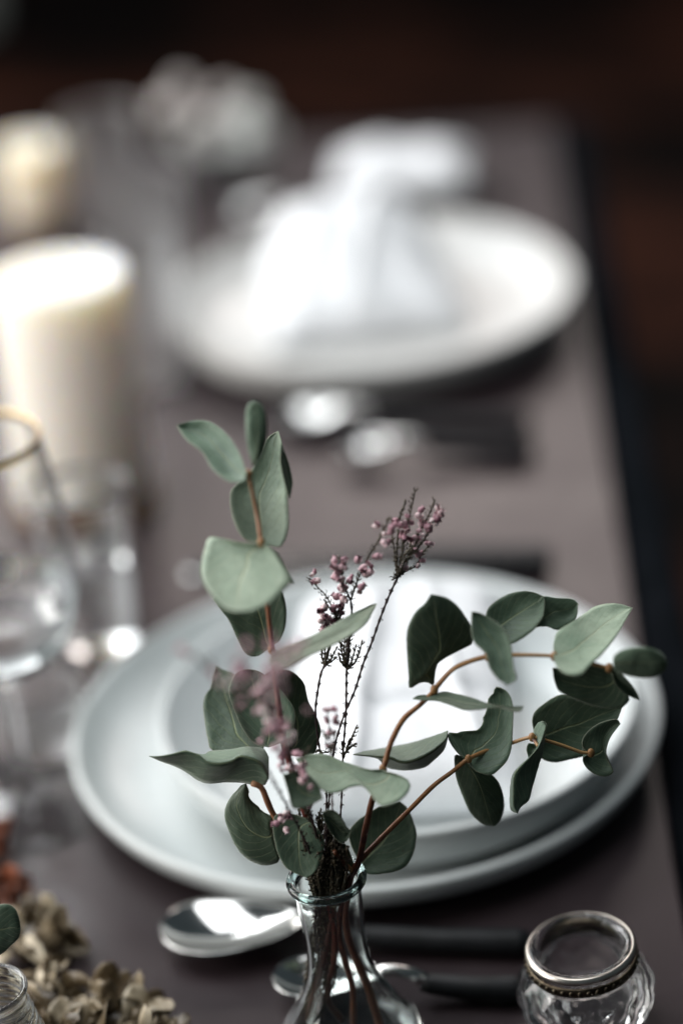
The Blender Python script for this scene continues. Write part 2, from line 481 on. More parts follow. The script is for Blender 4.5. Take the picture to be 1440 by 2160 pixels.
# ================================================================ napkins
def napkin(name, label, c, lx, ly, z, rotz, hfun, thick=0.006, n=56):
    v, f = [], []
    for j in range(n):
        for i in range(n):
            u, w = i / (n - 1) * 2 - 1, j / (n - 1) * 2 - 1
            x, y = u * lx / 2, w * ly / 2
            x += 0.003 * noise.noise((w * 2.1, 3.1, lx * 9)); y += 0.003 * noise.noise((u * 2.1, 7.7, ly * 9))
            v.append((x, y, hfun(u, w) + 0.0012 * noise.noise((u * 5, w * 5, 1.3))))
    for j in range(n - 1):
        for i in range(n - 1):
            a = j * n + i
            f.append((a, a + 1, a + n + 1, a + n))
    # skirt and underside so that the folded cloth is a solid
    ring = [i for i in range(n)] + [j * n + n - 1 for j in range(1, n)] + [(n - 1) * n + i for i in range(n - 2, -1, -1)] + [j * n for j in range(n - 2, 0, -1)]
    b0 = len(v)
    for r_ in ring:
        x, y, zz = v[r_]; v.append((x * 0.985, y * 0.985, max(0.0, zz - thick)))
    m = len(ring)
    for k in range(m):
        k2 = (k + 1) % m
        f.append((ring[k2], ring[k], b0 + k, b0 + k2))
    f.append(tuple(b0 + k for k in range(m))[::-1])
    me = mesh(name, v, f)
    o = link(name, me, M['linen'], None, (c.x, c.y, z))
    o.rotation_euler = (0, 0, rotz)
    tag(o, label, 'napkin')
    return o
NC = on(845, 1440, 0.035)
def h_front(u, w):
    e = (1 - abs(u) ** 5) ** 0.5 * (1 - abs(w) ** 7) ** 0.5
    fold = 0.006 * math.exp(-((u - 0.15 * w + 0.3) / 0.07) ** 2) + 0.005 * math.exp(-((u + 0.25 * w - 0.45) / 0.06) ** 2) - 0.004 * math.exp(-((w - 0.1 * u + 0.35) / 0.05) ** 2)
    return 0.010 + e * (0.019 + 0.006 * (w * 0.5 + 0.5)) + fold * e
napkin('napkin', 'folded white linen napkin on the smaller plate behind the vase', NC, 0.112, 0.192, 0.0165, R(-3), h_front, 0.03)
BN = on(756, 586, 0.03)
def h_back(u, w):
    slab = max(0.0, (1 - abs(u) ** 6) * (1 - abs(w) ** 8)) ** 0.7
    q = min(1, max(0, (w + 0.95) / 1.6)); ramp_ = q * q * (3 - 2 * q)
    crown = max(0.0, 1 - abs(u / 0.95 + 0.05) ** 3.0)
    crease = 0.005 * math.exp(-((u - 0.3 * w - 0.1) / 0.07) ** 2) + 0.004 * math.exp(-((u + 0.5 * w + 0.35) / 0.09) ** 2)
    return 0.004 + slab * (0.022 + 0.046 * ramp_ * (0.45 + 0.55 * crown)) + crease * slab
napkin('napkin', 'folded white linen napkin stacked in a rounded heap on the farther plate', BN, 0.138, 0.130, 0.0085, R(4), h_back, 0.03)
FN = on(846, 366, 0.0)
def h_far(u, w):
    e = max(0, (1 - abs(u) ** 4) * (1 - abs(w) ** 4)) ** 0.6
    return 0.004 + e * (0.012 + 0.011 * math.exp(-((u + 0.32) / 0.36) ** 2 - (w / 0.7) ** 2) + 0.008 * math.exp(-((u - 0.62) / 0.26) ** 2 - ((w + 0.2) / 0.7) ** 2))
napkin('napkin', 'crumpled white napkin lying flat on the table behind the farther plate', FN, 0.112, 0.085, 0.0, R(-6), h_far, 0.03)

# ================================================================ cutlery
def spoon(label, bowl, end, L_bowl, W_bowl, group=None):
    """bowl tip at world point bowl, black handle ends at world point end"""
    b, e = Vector(bowl), Vector(end)
    d = e - b; L = d.length; rot = math.atan2(d.y, d.x)
    t = thing('spoon', label, 'spoon', (b.x, b.y, 0), (0, 0, rot), group)
    v, f, n, m = [], [], 26, 17
    for side in (0, 1):
        for i in range(n):
            u = i / (n - 1)
            w = W_bowl / 2 * (math.sin(math.pi * min(1, u ** 0.8)) ** 0.62) * (1.06 - 0.22 * u) + 0.0028 * u ** 3
            for j in range(m):
                s = j / (m - 1) * 2 - 1
                dep = 0.0085 * (1 - s * s) * math.sin(math.pi * min(1, u * 1.02)) ** 0.8
                z = 0.0125 + 0.004 * u * u - dep - (0.0012 if side else 0)
                v.append((u * L_bowl, s * w, z))
    for side in (0, 1):
        o_ = side * n * m
        for i in range(n - 1):
            for j in range(m - 1):
                q = (o_ + i * m + j, o_ + (i + 1) * m + j, o_ + (i + 1) * m + j + 1, o_ + i * m + j + 1)
                f.append(q if side == 0 else q[::-1])
    for i in range(n - 1):
        for j in (0, m - 1):
            a, c = i * m + j, (i + 1) * m + j
            f.append((a, a + n * m, c + n * m, c) if j == 0 else (a, c, c + n * m, a + n * m))
    link('bowl', mesh('bowl', v, f), M['steel'], t)
    v, f = [], []
    xs = [L_bowl * 0.94, L_bowl + 0.008, L_bowl + 0.016, L_bowl + 0.024]
    tube([(xs[0], 0, 0.0150), (xs[1], 0, 0.0165), (xs[2], 0, 0.0145), (xs[3], 0, 0.0095)], [0.0028, 0.0026, 0.003, 0.0036], 10, v, f)
    link('neck', mesh('neck', v, f), M['steel'], t)
    v, f = [], []
    st = L_bowl + 0.020
    prof = [(st, 0.0095, 0.0038), (st + 0.004, 0.0090, 0.0047), (st + (L - st) * 0.5, 0.0066, 0.0056), (L - 0.006, 0.0066, 0.0064), (L - 0.001, 0.0066, 0.0050), (L, 0.0066, 0.002)]
    tube([(x, 0, z) for x, z, r in prof], [r for x, z, r in prof], 14, v, f)
    o = link('handle', mesh('handle', v, f), M['handle'], t)
    return t
spoon('steel spoon with a wide bright bowl left of the vase, before the nearest plate', on(338, 1952, 0.012), on(1118, 1990, 0.006), 0.066, 0.043)
spoon('smaller steel spoon half hidden behind the glass vase', on(574, 2058, 0.012), on(1108, 2090, 0.006), 0.046, 0.030)
spoon('spoon lying close in front of the farther plate', on(585, 872, 0.012), on(1120, 893, 0.006), 0.045, 0.030)
spoon('thin spoon with a small shining bowl between the two place settings', on(718, 940, 0.012), on(1128, 952, 0.006), 0.035, 0.023)
spoon('spoon lying beyond the farther plate', on(478, 444, 0.012), on(1060, 408, 0.006), 0.032, 0.022)

def knife(label, tip, end):
    b, e = Vector(tip), Vector(end)
    d = e - b; L = d.length
    t = thing('knife', label, 'knife', (b.x, b.y, 0), (0, 0, math.atan2(d.y, d.x)))
    v, f = [], []
    n = 20; LB = L * 0.56
    for i in range(n):
        u = i / (n - 1); x = u * LB
        w = 0.010 * min(1, (u * 5) ** 0.5) ; y0 = -0.010
        yb = y0 + 0.020 * (1 - max(0, 1 - u * 4) ** 2 * 0.8)
        for (yy, zz) in ((y0, 0.0010), (yb, 0.0004), (yb, 0.0030), (y0, 0.0014)):
            v.append((x, yy, zz + 0.001))
    for i in range(n - 1):
        for k in range(4):
            k2 = (k + 1) % 4
            f.append((i*4 + k, i*4 + k2, (i+1)*4 + k2, (i+1)*4 + k))
    f.append((3, 2, 1, 0)); f.append(tuple((n-1)*4 + k for k in range(4)))
    link('blade', mesh('blade', v, f), M['steel'], t, smooth=False)
    hz = rounded_box('handle', LB - 0.003, L, -0.011, 0.011, 0.0006, 0.013, 0.0045, M['handle'], t)
    return t
knife('table knife with a dark handle behind the nearest plate', on(400, 1200, 0.002), on(1162, 1190, 0.004))

# ================================================================ the leafy vase
VR = at(687, 1848, 1.0)
LEAN = R(2.5)
VC = Vector((VR.x + VR.z * math.tan(LEAN), VR.y, 0))
vase = thing('bud_vase', 'small clear glass vase holding eucalyptus and heather', 'vase', VC, (0, -LEAN, 0))
ZR = VR.z
side = [(.0150, .003), (.0141, .006), (.0138, .013), (.0131, .025), (.0130, .038), (.0139, .047), (.0155, .053), (.0193, .062), (.0236, .070), (.0278, .077)]
outer = [(0, 0), (.024, 0), (.0300, .0025), (.0318, .0065)] + [(r, ZR - t) for r, t in reversed(side) if ZR - t > .0095]
inner = [(r - .0017, ZR - t) for r, t in side if ZR - t > .0095] + [(.0296, .0085), (.026, .0058), (.018, .005), (0, .005)]
lathe('body', spline(outer, 60) + spline(inner, 60), M['vase_glass'], vase, 96)
lp = []
for i in range(17):
    a = 2 * math.pi * i / 16
    lp.append((0.0150 + 0.0019 * math.cos(a), ZR - .0015 + 0.0021 * math.sin(a)))
lathe('lip', lp, M['vase_lip'], vase, 96)

# ---------------------------------------------------------------- eucalyptus
K = {'K1': (300, 820, .36111), 'K2': (300, 1380, .36111), 'K3': (720, 1200, .48611), 'K6': (0, 1700, .29167), 'K8': (600, 1000, .29630),
     'Q1': (400, 1360, .20833), 'Q2': (580, 1560, .22222), 'Q3': (300, 1540, .22222), 'Q4': (830, 1220, .20833), 'Q5': (1090, 1240, .23611),
     'Q6': (920, 1430, .27778), 'Q7': (560, 1820, .23611), 'P': (0, 0, 1.0)}
def px(k, p):
    x0, y0, s = K[k]
    return (x0 + p[0] * s, y0 + p[1] * s)
leaf_n = [0]
def lean(d):      # how far the upper parts lean towards the lens
    return 1 - (1 - d) * 1.55 if d < 0.99 else d - (0.0055 if d < 0.9901 else 0.0055 * (1 - d) / 0.01) if d < 1 else d
def leaf(root, k, d0, lines, gx=0.0, gy=0.0, cup=0.0015, offs=None, bend=0.0, mat=None):
    """a leaf blade between its edges (base to tip); gx, gy lean it out of the picture plane, cup hollows it across, bend arches it along"""
    leaf_n[0] += 1
    d0 = lean(d0)
    sd = leaf_n[0] * 3.7
    n, m = 30, 13
    Ls = [spline([px(k, p) for p in l], n) for l in lines]
    nl = len(Ls)
    offs = offs or [0] * nl
    bx = sum(l[0][0] for l in Ls) / nl; by = sum(l[0][1] for l in Ls) / nl
    mpp = d0 / FPX
    v, f, uvs = [], [], []
    for i in range(n):
        u = i / (n - 1)
        for j in range(m):
            w = j / (m - 1)
            q = w * (nl - 1); a = min(int(q), nl - 2); t = q - a
            X = Ls[a][i][0] * (1 - t) + Ls[a + 1][i][0] * t
            Y = Ls[a][i][1] * (1 - t) + Ls[a + 1][i][1] * t
            st = t
            D = (offs[a] * (1 - st) + offs[a + 1] * st) * math.sin(math.pi * min(1, 0.12 + u * 0.80)) if nl > 2 else 0
            D += cup * (4 * w * (1 - w)) * math.sin(math.pi * u) ** 0.5 if 0 < u < 1 else 0
            D += bend * 4 * u * (1 - u)
            D += gx * (X - bx) * mpp + gy * (by - Y) * mpp
            D += 0.0011 * noise.noise((u * 2.6 + sd, w * 2.2, sd)) + 0.0004 * noise.noise((u * 7, w * 7 + sd, sd))
            e = 0.0 if 0.02 < w < 0.98 else 0.7
            X += e * noise.noise((u * 23, sd, w)); Y += e * noise.noise((u * 23, sd + 9, w))
            v.append(at(X, Y, d0 + D)); uvs.append((u, w))
    for i in range(n - 1):
        for j in range(m - 1):
            f.append((i*m + j, (i+1)*m + j, (i+1)*m + j + 1, i*m + j + 1))
    me = mesh('leaf', v, f, root.location)
    ul = me.uv_layers.new(name='uv')
    for lp_ in me.loops:
        ul.data[lp_.index].uv = uvs[lp_.vertex_index]
    o = link('leaf', me, mat or M['leaf'], root)
    sm = o.modifiers.new('thickness', 'SOLIDIFY'); sm.thickness = 0.00035; sm.offset = 0
    return o
def stem(root, pts, r0, r1, mat, name='stem', n=60, wob=0.0):
    """pts: (px, py, depth)"""
    S = spline([at(p[0], p[1], lean(p[2])) for p in pts], n)
    r0 *= .86; r1 *= .86
    v, f, ts = [], [], []
    rad = [(r0 + (r1 - r0) * i / (n - 1)) * (1 + wob * noise.noise((i * 0.35, r0 * 900, 0.5))) for i in range(n)]
    tube(S, rad, 10, v, f, ts)
    me = mesh(name, v, f, root.location)
    a = me.attributes.new('t', 'FLOAT', 'POINT')
    a.data.foreach_set('value', ts)
    return link(name, me, mat, root)
def P(k, pts):
    return [(*px(k, p[:2]), p[2]) for p in pts]
def vd(py):      # depth of the vase axis at that height in the picture
    return 1.0 + (py - 1848) / 312 * 0.035
def node(root, k, p, d, r):
    bm = bmesh.new()
    bmesh.ops.create_icosphere(bm, subdivisions=2, radius=r)
    for v in bm.verts: v.co.z *= 1.35
    me = bpy.data.meshes.new('node'); bm.to_mesh(me); bm.free()
    a = me.attributes.new('t', 'FLOAT', 'POINT'); a.data.foreach_set('value', [0.75] * len(me.vertices))
    q = at(*px(k, p), lean(d))
    r *= .74
    o = link('node', me, M['stem'], root, q - Vector(root.location))
    return o

# upright sprig on the left
s1 = thing('eucalyptus_sprig', 'tall upright eucalyptus sprig rising on the left of the vase', 'eucalyptus', VC, group='eucalyptus sprigs in the vase')
stem(s1, P('K1', [(622, 505, .965), (640, 580, .967), (668, 720, .97), (692, 880, .968), (715, 1060, .972), (733, 1260, .978), (747, 1400, .982), (762, 1530, .984)])
     + P('Q1', [(865, 330, .985), (890, 520, .985), (915, 700, .985), (945, 900, .985), (985, 1080, .986)])
     + [(622, 1650, .990), (655, 1750, .995), (690, 1850, 1.0), (700, 1930, vd(1930)), (672, 2060, vd(2060)), (652, 2150, vd(2150) - .004)], .00085, .0021, M['red_stem'], n=110, wob=.12)
leaf(s1, 'K1', .963, [[(607, 490), (570, 380), (500, 270), (400, 195), (300, 185), (203, 213)], [(607, 515), (580, 545), (500, 540), (410, 470), (350, 370), (260, 300), (203, 217)]], gx=-.25, gy=.9, cup=.004)
leaf(s1, 'K1', .966, [[(645, 455), (618, 350), (606, 240), (605, 140), (625, 85), (655, 73)], [(660, 455), (710, 370), (728, 270), (722, 150), (695, 88), (655, 73)]], gy=-.2, cup=-.002)
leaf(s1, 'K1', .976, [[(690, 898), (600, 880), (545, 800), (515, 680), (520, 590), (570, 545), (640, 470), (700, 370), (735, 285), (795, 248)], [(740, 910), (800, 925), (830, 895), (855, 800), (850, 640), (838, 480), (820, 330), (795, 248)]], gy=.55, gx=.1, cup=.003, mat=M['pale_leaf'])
leaf(s1, 'K1', .982, [[(860, 640), (830, 540), (806, 420), (812, 320)], [(862, 640), (876, 540), (852, 420), (812, 320)]], gx=1.2)
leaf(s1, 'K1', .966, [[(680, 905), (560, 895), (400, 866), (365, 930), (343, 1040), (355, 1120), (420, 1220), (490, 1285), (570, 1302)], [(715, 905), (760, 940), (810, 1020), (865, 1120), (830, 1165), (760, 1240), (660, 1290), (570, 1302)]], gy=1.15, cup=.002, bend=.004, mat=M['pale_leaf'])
leaf(s1, 'K1', .976, [[(720, 915), (790, 960), (840, 1050), (888, 1138)], [(720, 915), (740, 1000), (800, 1100), (888, 1138)]], gy=-.2)
leaf(s1, 'K1', .990, [[(735, 1515), (670, 1562), (605, 1548), (550, 1450), (510, 1360), (440, 1265), (418, 1215), (520, 1150)], [(750, 1500), (800, 1470), (832, 1400), (842, 1310), (832, 1230), (800, 1170), (680, 1130), (520, 1150)]], gy=-.15, cup=.002)
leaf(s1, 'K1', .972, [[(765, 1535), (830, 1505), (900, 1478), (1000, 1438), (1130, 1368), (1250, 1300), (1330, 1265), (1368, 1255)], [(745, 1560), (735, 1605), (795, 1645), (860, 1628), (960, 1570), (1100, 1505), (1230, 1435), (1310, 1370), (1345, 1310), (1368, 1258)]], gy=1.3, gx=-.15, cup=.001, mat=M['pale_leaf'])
leaf(s1, 'Q1', 1.006, [[(690, 1190), (500, 1120), (235, 1070), (185, 960), (155, 790), (138, 620), (165, 500), (215, 430), (240, 300), (265, 218)], [(700, 1190), (760, 950), (700, 600), (560, 380), (440, 285), (350, 258), (265, 218)]], gy=.5, gx=-.1, cup=.002)
leaf(s1, 'Q1', .994, [[(770, 1030), (680, 1010), (600, 940), (520, 820), (460, 680), (400, 500), (410, 400), (460, 300), (540, 255), (620, 252)], [(800, 1035), (900, 1000), (1020, 940), (1060, 820), (1065, 700), (1030, 600), (900, 430), (760, 310), (700, 270), (620, 252)]], gy=.25, cup=.003)
leaf(s1, 'Q1', 1.002, [[(940, 1090), (900, 900), (850, 700), (800, 500), (760, 310), (850, 265), (920, 250)], [(1000, 1120), (1240, 1120), (1300, 990), (1330, 870), (1280, 720), (1200, 570), (1165, 410), (1100, 320), (1010, 262), (920, 250)]], gx=.45, gy=0, cup=.003)
for k, p, d in (('K1', (620, 500), .965), ('K1', (695, 900), .967), ('K1', (755, 1525), .984)):
    node(s1, k, p, d, .0017)

# low sprig spreading to the left
s2 = thing('eucalyptus_sprig', 'short eucalyptus sprig drooping over the left of the vase rim', 'eucalyptus', VC, group='eucalyptus sprigs in the vase')
stem(s2, P('Q3', [(1040, 505, .990), (1130, 545, .991), (1185, 670, .993), (1245, 800, .996)]) + [(610, 1770, .998), (655, 1830, 1.0), (690, 1900, vd(1900)), (705, 2000, vd(2000)), (690, 2100, vd(2100)), (720, 2150, vd(2150))], .0014, .0018, M['red_stem'], wob=.12)
leaf(s2, 'Q3', .990, [[(1170, 520), (1060, 520), (950, 498), (780, 493), (640, 507), (540, 480), (430, 405), (310, 340), (190, 300), (70, 248)],
                     [(1200, 460), (1140, 330), (1050, 275), (930, 245), (860, 290), (740, 318), (610, 300), (560, 245), (480, 218), (410, 198), (280, 230), (150, 252), (70, 248)],
                     [(1200, 260), (1150, 180), (1010, 158), (850, 182), (650, 200), (580, 236), (470, 212), (400, 195), (280, 228), (150, 250), (70, 248)]], offs=[.013, -.004, .022], cup=0)
leaf(s2, 'Q3', 1.0, [[(1240, 810), (1200, 803), (1130, 760), (1100, 722), (1060, 690), (1030, 660), (1010, 620), (1012, 575), (985, 508)],
                    [(1245, 830), (1250, 1000), (1280, 1130), (1310, 1230), (1250, 1270), (1170, 1283), (1080, 1265), (970, 1200), (890, 1100), (830, 970), (785, 840), (790, 740), (840, 640), (920, 550), (960, 508), (985, 508)]], gy=-.35, gx=-.2, cup=-.002)
leaf(s2, 'K2', .992, [[(960, 960), (880, 935), (785, 935), (764, 990), (770, 1070), (795, 1170), (840, 1245), (900, 1282), (960, 1305)], [(1010, 1000), (1060, 1080), (1050, 1180), (1010, 1270), (960, 1305)]], gy=.1, cup=.002)
leaf(s2, 'Q2', .986, [[(450, 690), (540, 670), (620, 730), (680, 830), (725, 865)], [(470, 780), (540, 900), (620, 980), (690, 950), (725, 865)]], gy=-.5)
leaf(s2, 'Q2', .974, [[(450, 560), (300, 640), (170, 650), (130, 520), (75, 330)], [(450, 560), (400, 420), (250, 300), (75, 330)]], gy=.2)

# branch arching to the upper right
s3 = thing('eucalyptus_sprig', 'eucalyptus sprig arching high to the right with a pale end leaf', 'eucalyptus', VC, group='eucalyptus sprigs in the vase')
stem(s3, [(800, 2160, vd(2160)), (770, 2070, vd(2070)), (735, 1980, vd(1980)), (728, 1910, vd(1910)), (740, 1850, 1.0)] + P('K3', [(75, 1270, .998), (110, 1100, .993), (140, 980, .989), (180, 870, .985), (200, 800, .985), (220, 740, .985), (270, 650, .985), (340, 590, .985), (400, 530, .985), (430, 490, .985), (500, 425, .982), (630, 380, .980), (740, 373, .978), (920, 378, .976), (1050, 402, .976), (1170, 432, .976)]), .0021, .0008, M['stem'], n=110, wob=.12)
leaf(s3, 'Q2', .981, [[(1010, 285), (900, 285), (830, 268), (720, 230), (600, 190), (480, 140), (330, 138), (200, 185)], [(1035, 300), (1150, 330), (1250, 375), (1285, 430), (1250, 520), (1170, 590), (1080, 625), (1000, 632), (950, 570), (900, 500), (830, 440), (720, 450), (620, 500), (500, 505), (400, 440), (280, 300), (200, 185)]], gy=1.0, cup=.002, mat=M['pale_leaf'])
leaf(s3, 'K3', .998, [[(52, 806), (155, 822), (180, 850), (220, 868), (290, 873), (360, 860), (400, 830), (440, 790), (458, 745), (460, 703)],
                     [(52, 806), (150, 814), (215, 820), (251, 837), (297, 836), (370, 805), (420, 770), (455, 735), (460, 703)],
                     [(52, 805), (110, 790), (200, 775), (300, 755), (400, 725), (460, 703)]], offs=[.014, -.003, .026], cup=0)
leaf(s3, 'Q4', .989, [[(390, 1080), (350, 1055), (290, 1050), (230, 1075), (155, 1115), (150, 980), (135, 800), (128, 600), (150, 470), (220, 340), (310, 260), (380, 163)], [(410, 1060), (420, 940), (450, 850), (520, 800), (640, 740), (760, 680), (800, 640), (780, 480), (720, 380), (650, 280), (560, 210), (480, 180), (380, 163)]], gy=-.45, gx=.25, cup=-.002)
leaf(s3, 'Q4', .984, [[(195, 1215), (260, 1180), (400, 1180), (500, 1145), (620, 1165), (780, 1205), (950, 1265), (1100, 1295), (1310, 1295)], [(195, 1220), (280, 1235), (430, 1240), (560, 1280), (700, 1330), (850, 1330), (1050, 1310), (1200, 1345), (1280, 1350), (1310, 1300)]], gy=1.4, gx=-.1, cup=.001)
leaf(s3, 'Q4', .976, [[(790, 335), (785, 500), (810, 640), (930, 760), (970, 900), (1050, 1010), (1150, 1078)], [(800, 340), (880, 355), (1000, 420), (1120, 520), (1180, 660), (1200, 800), (1215, 920), (1240, 1020), (1150, 1078)]], gy=.35, cup=.003)
leaf(s3, 'K3', .983, [[(610, 290), (625, 210), (640, 165), (700, 120), (770, 97), (830, 100), (880, 122)], [(640, 320), (700, 335), (750, 320), (800, 290), (840, 255), (875, 200), (880, 122)]], gy=.35, cup=.003)
leaf(s3, 'K3', .988, [[(835, 250), (845, 170), (870, 120), (930, 125), (1000, 130), (1025, 150)], [(845, 252), (890, 250), (930, 265), (960, 255), (1015, 215), (1025, 150)]], gy=-.1)
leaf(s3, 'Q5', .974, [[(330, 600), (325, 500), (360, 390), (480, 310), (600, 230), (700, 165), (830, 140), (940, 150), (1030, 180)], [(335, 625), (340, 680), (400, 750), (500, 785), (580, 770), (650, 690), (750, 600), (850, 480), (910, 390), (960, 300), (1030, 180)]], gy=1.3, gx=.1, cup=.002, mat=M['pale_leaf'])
leaf(s3, 'Q5', .982, [[(830, 700), (700, 680), (600, 700), (500, 720), (400, 720), (318, 715)], [(860, 760), (900, 850), (960, 930), (1010, 990), (950, 1060), (850, 1080), (700, 1060), (560, 1010), (440, 960), (370, 920), (330, 820), (318, 715)]], gy=-.15, cup=.002)
leaf(s3, 'Q5', .977, [[(835, 720), (870, 850), (960, 945), (1093, 1002)], [(870, 710), (965, 800), (1055, 910), (1093, 1002)]], gy=-.8)
leaf(s3, 'Q5', .970, [[(855, 660), (870, 600), (960, 545), (1100, 525), (1230, 550), (1310, 610), (1335, 670)], [(860, 720), (930, 765), (1040, 795), (1150, 805), (1260, 780), (1320, 730), (1335, 670)]], gy=-.6, cup=-.002)
for p, d in (((180, 868), .985), ((402, 525), .985), ((635, 380), .98), ((922, 380), .976), ((1160, 430), .976)):
    node(s3, 'K3', p, d, .0017)

# lower branch reaching right
s4 = thing('eucalyptus_sprig', 'eucalyptus sprig reaching low to the right with nibbled leaves', 'eucalyptus', VC, group='eucalyptus sprigs in the vase')
stem(s4, [(745, 2160, vd(2160) + .005), (742, 2080, vd(2080)), (716, 1980, vd(1980)), (720, 1900, vd(1900)), (745, 1835, 1.0)] + P('K3', [(95, 1248, .998), (180, 1160, .998), (300, 1040, .998), (400, 940, .998), (480, 880, .999), (550, 825, .999)]) + P('Q6', [(400, 545, 1.006), (575, 492, 1.006), (720, 450, 1.0)]) + P('Q6', [(830, 475, 1.0), (960, 515, 1.0), (1100, 565, 1.0), (1175, 570, 1.0)]), .0017, .0008, M['stem'], n=110, wob=.1)
stem(s4, P('Q6', [(715, 447, 1.0), (745, 480, .999), (770, 520, .997)]), .0010, .0007, M['stem'], 'side_stem', 14)
stem(s4, P('Q2', [(565, 1060, .990), (620, 1140, .994), (700, 1220, .998), (742, 1262, 1.0)]), .0010, .0013, M['stem'], 'side_stem', 24)
leaf(s4, 'Q2', 1.011, [[(795, 1150), (720, 1000), (700, 880), (760, 790), (850, 720), (980, 640), (1100, 605), (1180, 585)], [(800, 1200), (840, 1260), (930, 1280), (1100, 1260), (1230, 1210), (1310, 1080), (1340, 900), (1310, 780), (1260, 660), (1180, 585)]], gy=.15, gx=.1, cup=.003)
leaf(s4, 'Q2', 1.003, [[(740, 1240), (650, 1190), (600, 1090), (610, 1000), (660, 990)], [(750, 1235), (735, 1150), (700, 1050), (660, 990)]], gy=-.3)
leaf(s4, 'Q6', 1.000, [[(240, 605), (180, 585), (130, 530), (95, 470), (90, 415), (150, 420), (200, 404), (260, 402), (315, 395), (335, 366), (355, 345), (352, 300), (372, 270), (385, 220), (395, 150), (430, 120), (440, 75), (455, 68)], [(260, 620), (270, 680), (340, 725), (420, 735), (480, 690), (540, 620), (570, 520), (578, 380), (582, 250), (570, 170), (540, 110), (500, 80), (455, 68)]], gy=.4, gx=.1, cup=.003)
leaf(s4, 'Q6', 1.006, [[(225, 615), (150, 580), (135, 620), (150, 760), (200, 900), (250, 1010), (310, 1080), (370, 1115), (430, 1125)], [(260, 640), (330, 700), (420, 735), (470, 790), (505, 880), (512, 990), (490, 1060), (460, 1110), (430, 1125)]], gy=-.4, gx=.1, cup=-.002)
leaf(s4, 'Q6', .997, [[(800, 330), (765, 345), (735, 410), (748, 480), (760, 525), (720, 590), (640, 660), (580, 730), (562, 820), (560, 990), (615, 1027)],
                     [(800, 330), (833, 345), (820, 420), (775, 520), (700, 610), (630, 680), (590, 740), (585, 830), (585, 960), (615, 1027)],
                     [(800, 330), (836, 350), (822, 440), (808, 560), (780, 650), (750, 750), (720, 860), (700, 930), (640, 980), (615, 1027)]], offs=[.010, -.004, .002], cup=0)
leaf(s4, 'Q6', 1.004, [[(770, 512), (700, 497), (686, 550), (700, 605)], [(770, 515), (755, 565), (700, 605)]], gy=.2)
leaf(s4, 'Q5', 1.012, [[(230, 1290), (145, 1240), (145, 1130), (220, 1050), (380, 955), (560, 960), (750, 990), (945, 1040)], [(240, 1310), (180, 1450), (230, 1530), (340, 1560), (460, 1535), (600, 1500), (700, 1400), (800, 1280), (890, 1180), (945, 1040)]], gy=-.1, cup=.003)
leaf(s4, 'Q6', 1.003, [[(1150, 570), (1108, 520), (1115, 450), (1190, 370), (1290, 325), (1370, 316), (1393, 350)], [(1160, 580), (1110, 610), (1130, 670), (1200, 730), (1280, 750), (1340, 720), (1330, 680), (1290, 610), (1290, 530), (1320, 450), (1393, 350)]], gy=.1, cup=.002)
for k, p, d in (('K3', (550, 825), .999), ('Q6', (725, 450), 1.0), ('Q6', (1172, 570), 1.0)):
    node(s4, k, p, d, .0016)

# ---------------------------------------------------------------- heather
def flower_mesh():
    prof = [(0.00015, -0.0002), (0.0008, 0.0), (0.00135, 0.0008), (0.00145, 0.0016), (0.0010, 0.0024), (0.0008, 0.0027), (0.0012, 0.0033)]
    v, f, seg = [], [], 8
    for i in range(seg):
        a = 2 * math.pi * i / seg
        for kk, (r, z) in enumerate(prof):
            s = 1 + (0.35 * math.cos(4 * a) if kk == len(prof) - 1 else 0.06 * math.cos(4 * a))
            v.append((r * s * math.cos(a), r * s * math.sin(a), z))
    n = len(prof)
    for i in range(seg):
        j = (i + 1) % seg
        for kk in range(n - 1):
            f.append((i*n + kk, j*n + kk, j*n + kk + 1, i*n + kk + 1))
    me = mesh('flower', v, f)
    me.materials.append(M['bloom'])
    me.polygons.foreach_set('use_smooth', [True] * len(me.polygons))
    return me
FLOWER = flower_mesh()
def scaly(pts, r, v, f, pitch=0.0022, leafy=1.0):
    """a knobbly twig with small pressed scale leaves"""
    L = sum((Vector(b) - Vector(a)).length for a, b in zip(pts, pts[1:]))
    n = max(8, int(L / pitch * 3))
    S = [Vector(p) for p in spline(pts, n)]
    rad = [r * (0.75 + 0.5 * ((i % 3) / 2.0)) * (1 - 0.35 * i / n) for i in range(n)]
    tube(S, rad, 6, v, f)
    for i in range(1, n - 1, 3):
        t = (S[i + 1] - S[i - 1]).normalized()
        for q in range(2):
            a = random.uniform(0, 6.283)
            o = t.orthogonal().normalized(); b = t.cross(o)
            dr = o * math.cos(a) + b * math.sin(a)
            ll = random.uniform(.0014, .0024) * leafy
            p0 = S[i] + dr * r * 0.5; p1 = S[i] + dr * (r + ll * 0.45) + t * ll * 0.5; p2 = S[i] + dr * (r + ll * 0.35) + t * ll
            sd = t.cross(dr) * 0.00032
            k0 = len(v)
            v.extend([p0 + sd, p0 - sd, p1 + sd * 1.3, p1 - sd * 1.3, p2, p1 + dr * .0003])
            f.extend([(k0, k0+1, k0+3, k0+2), (k0+2, k0+3, k0+4), (k0, k0+2, k0+5), (k0+1, k0+5, k0+3), (k0+2, k0+4, k0+5), (k0+3, k0+5, k0+4), (k0, k0+5, k0+1)])
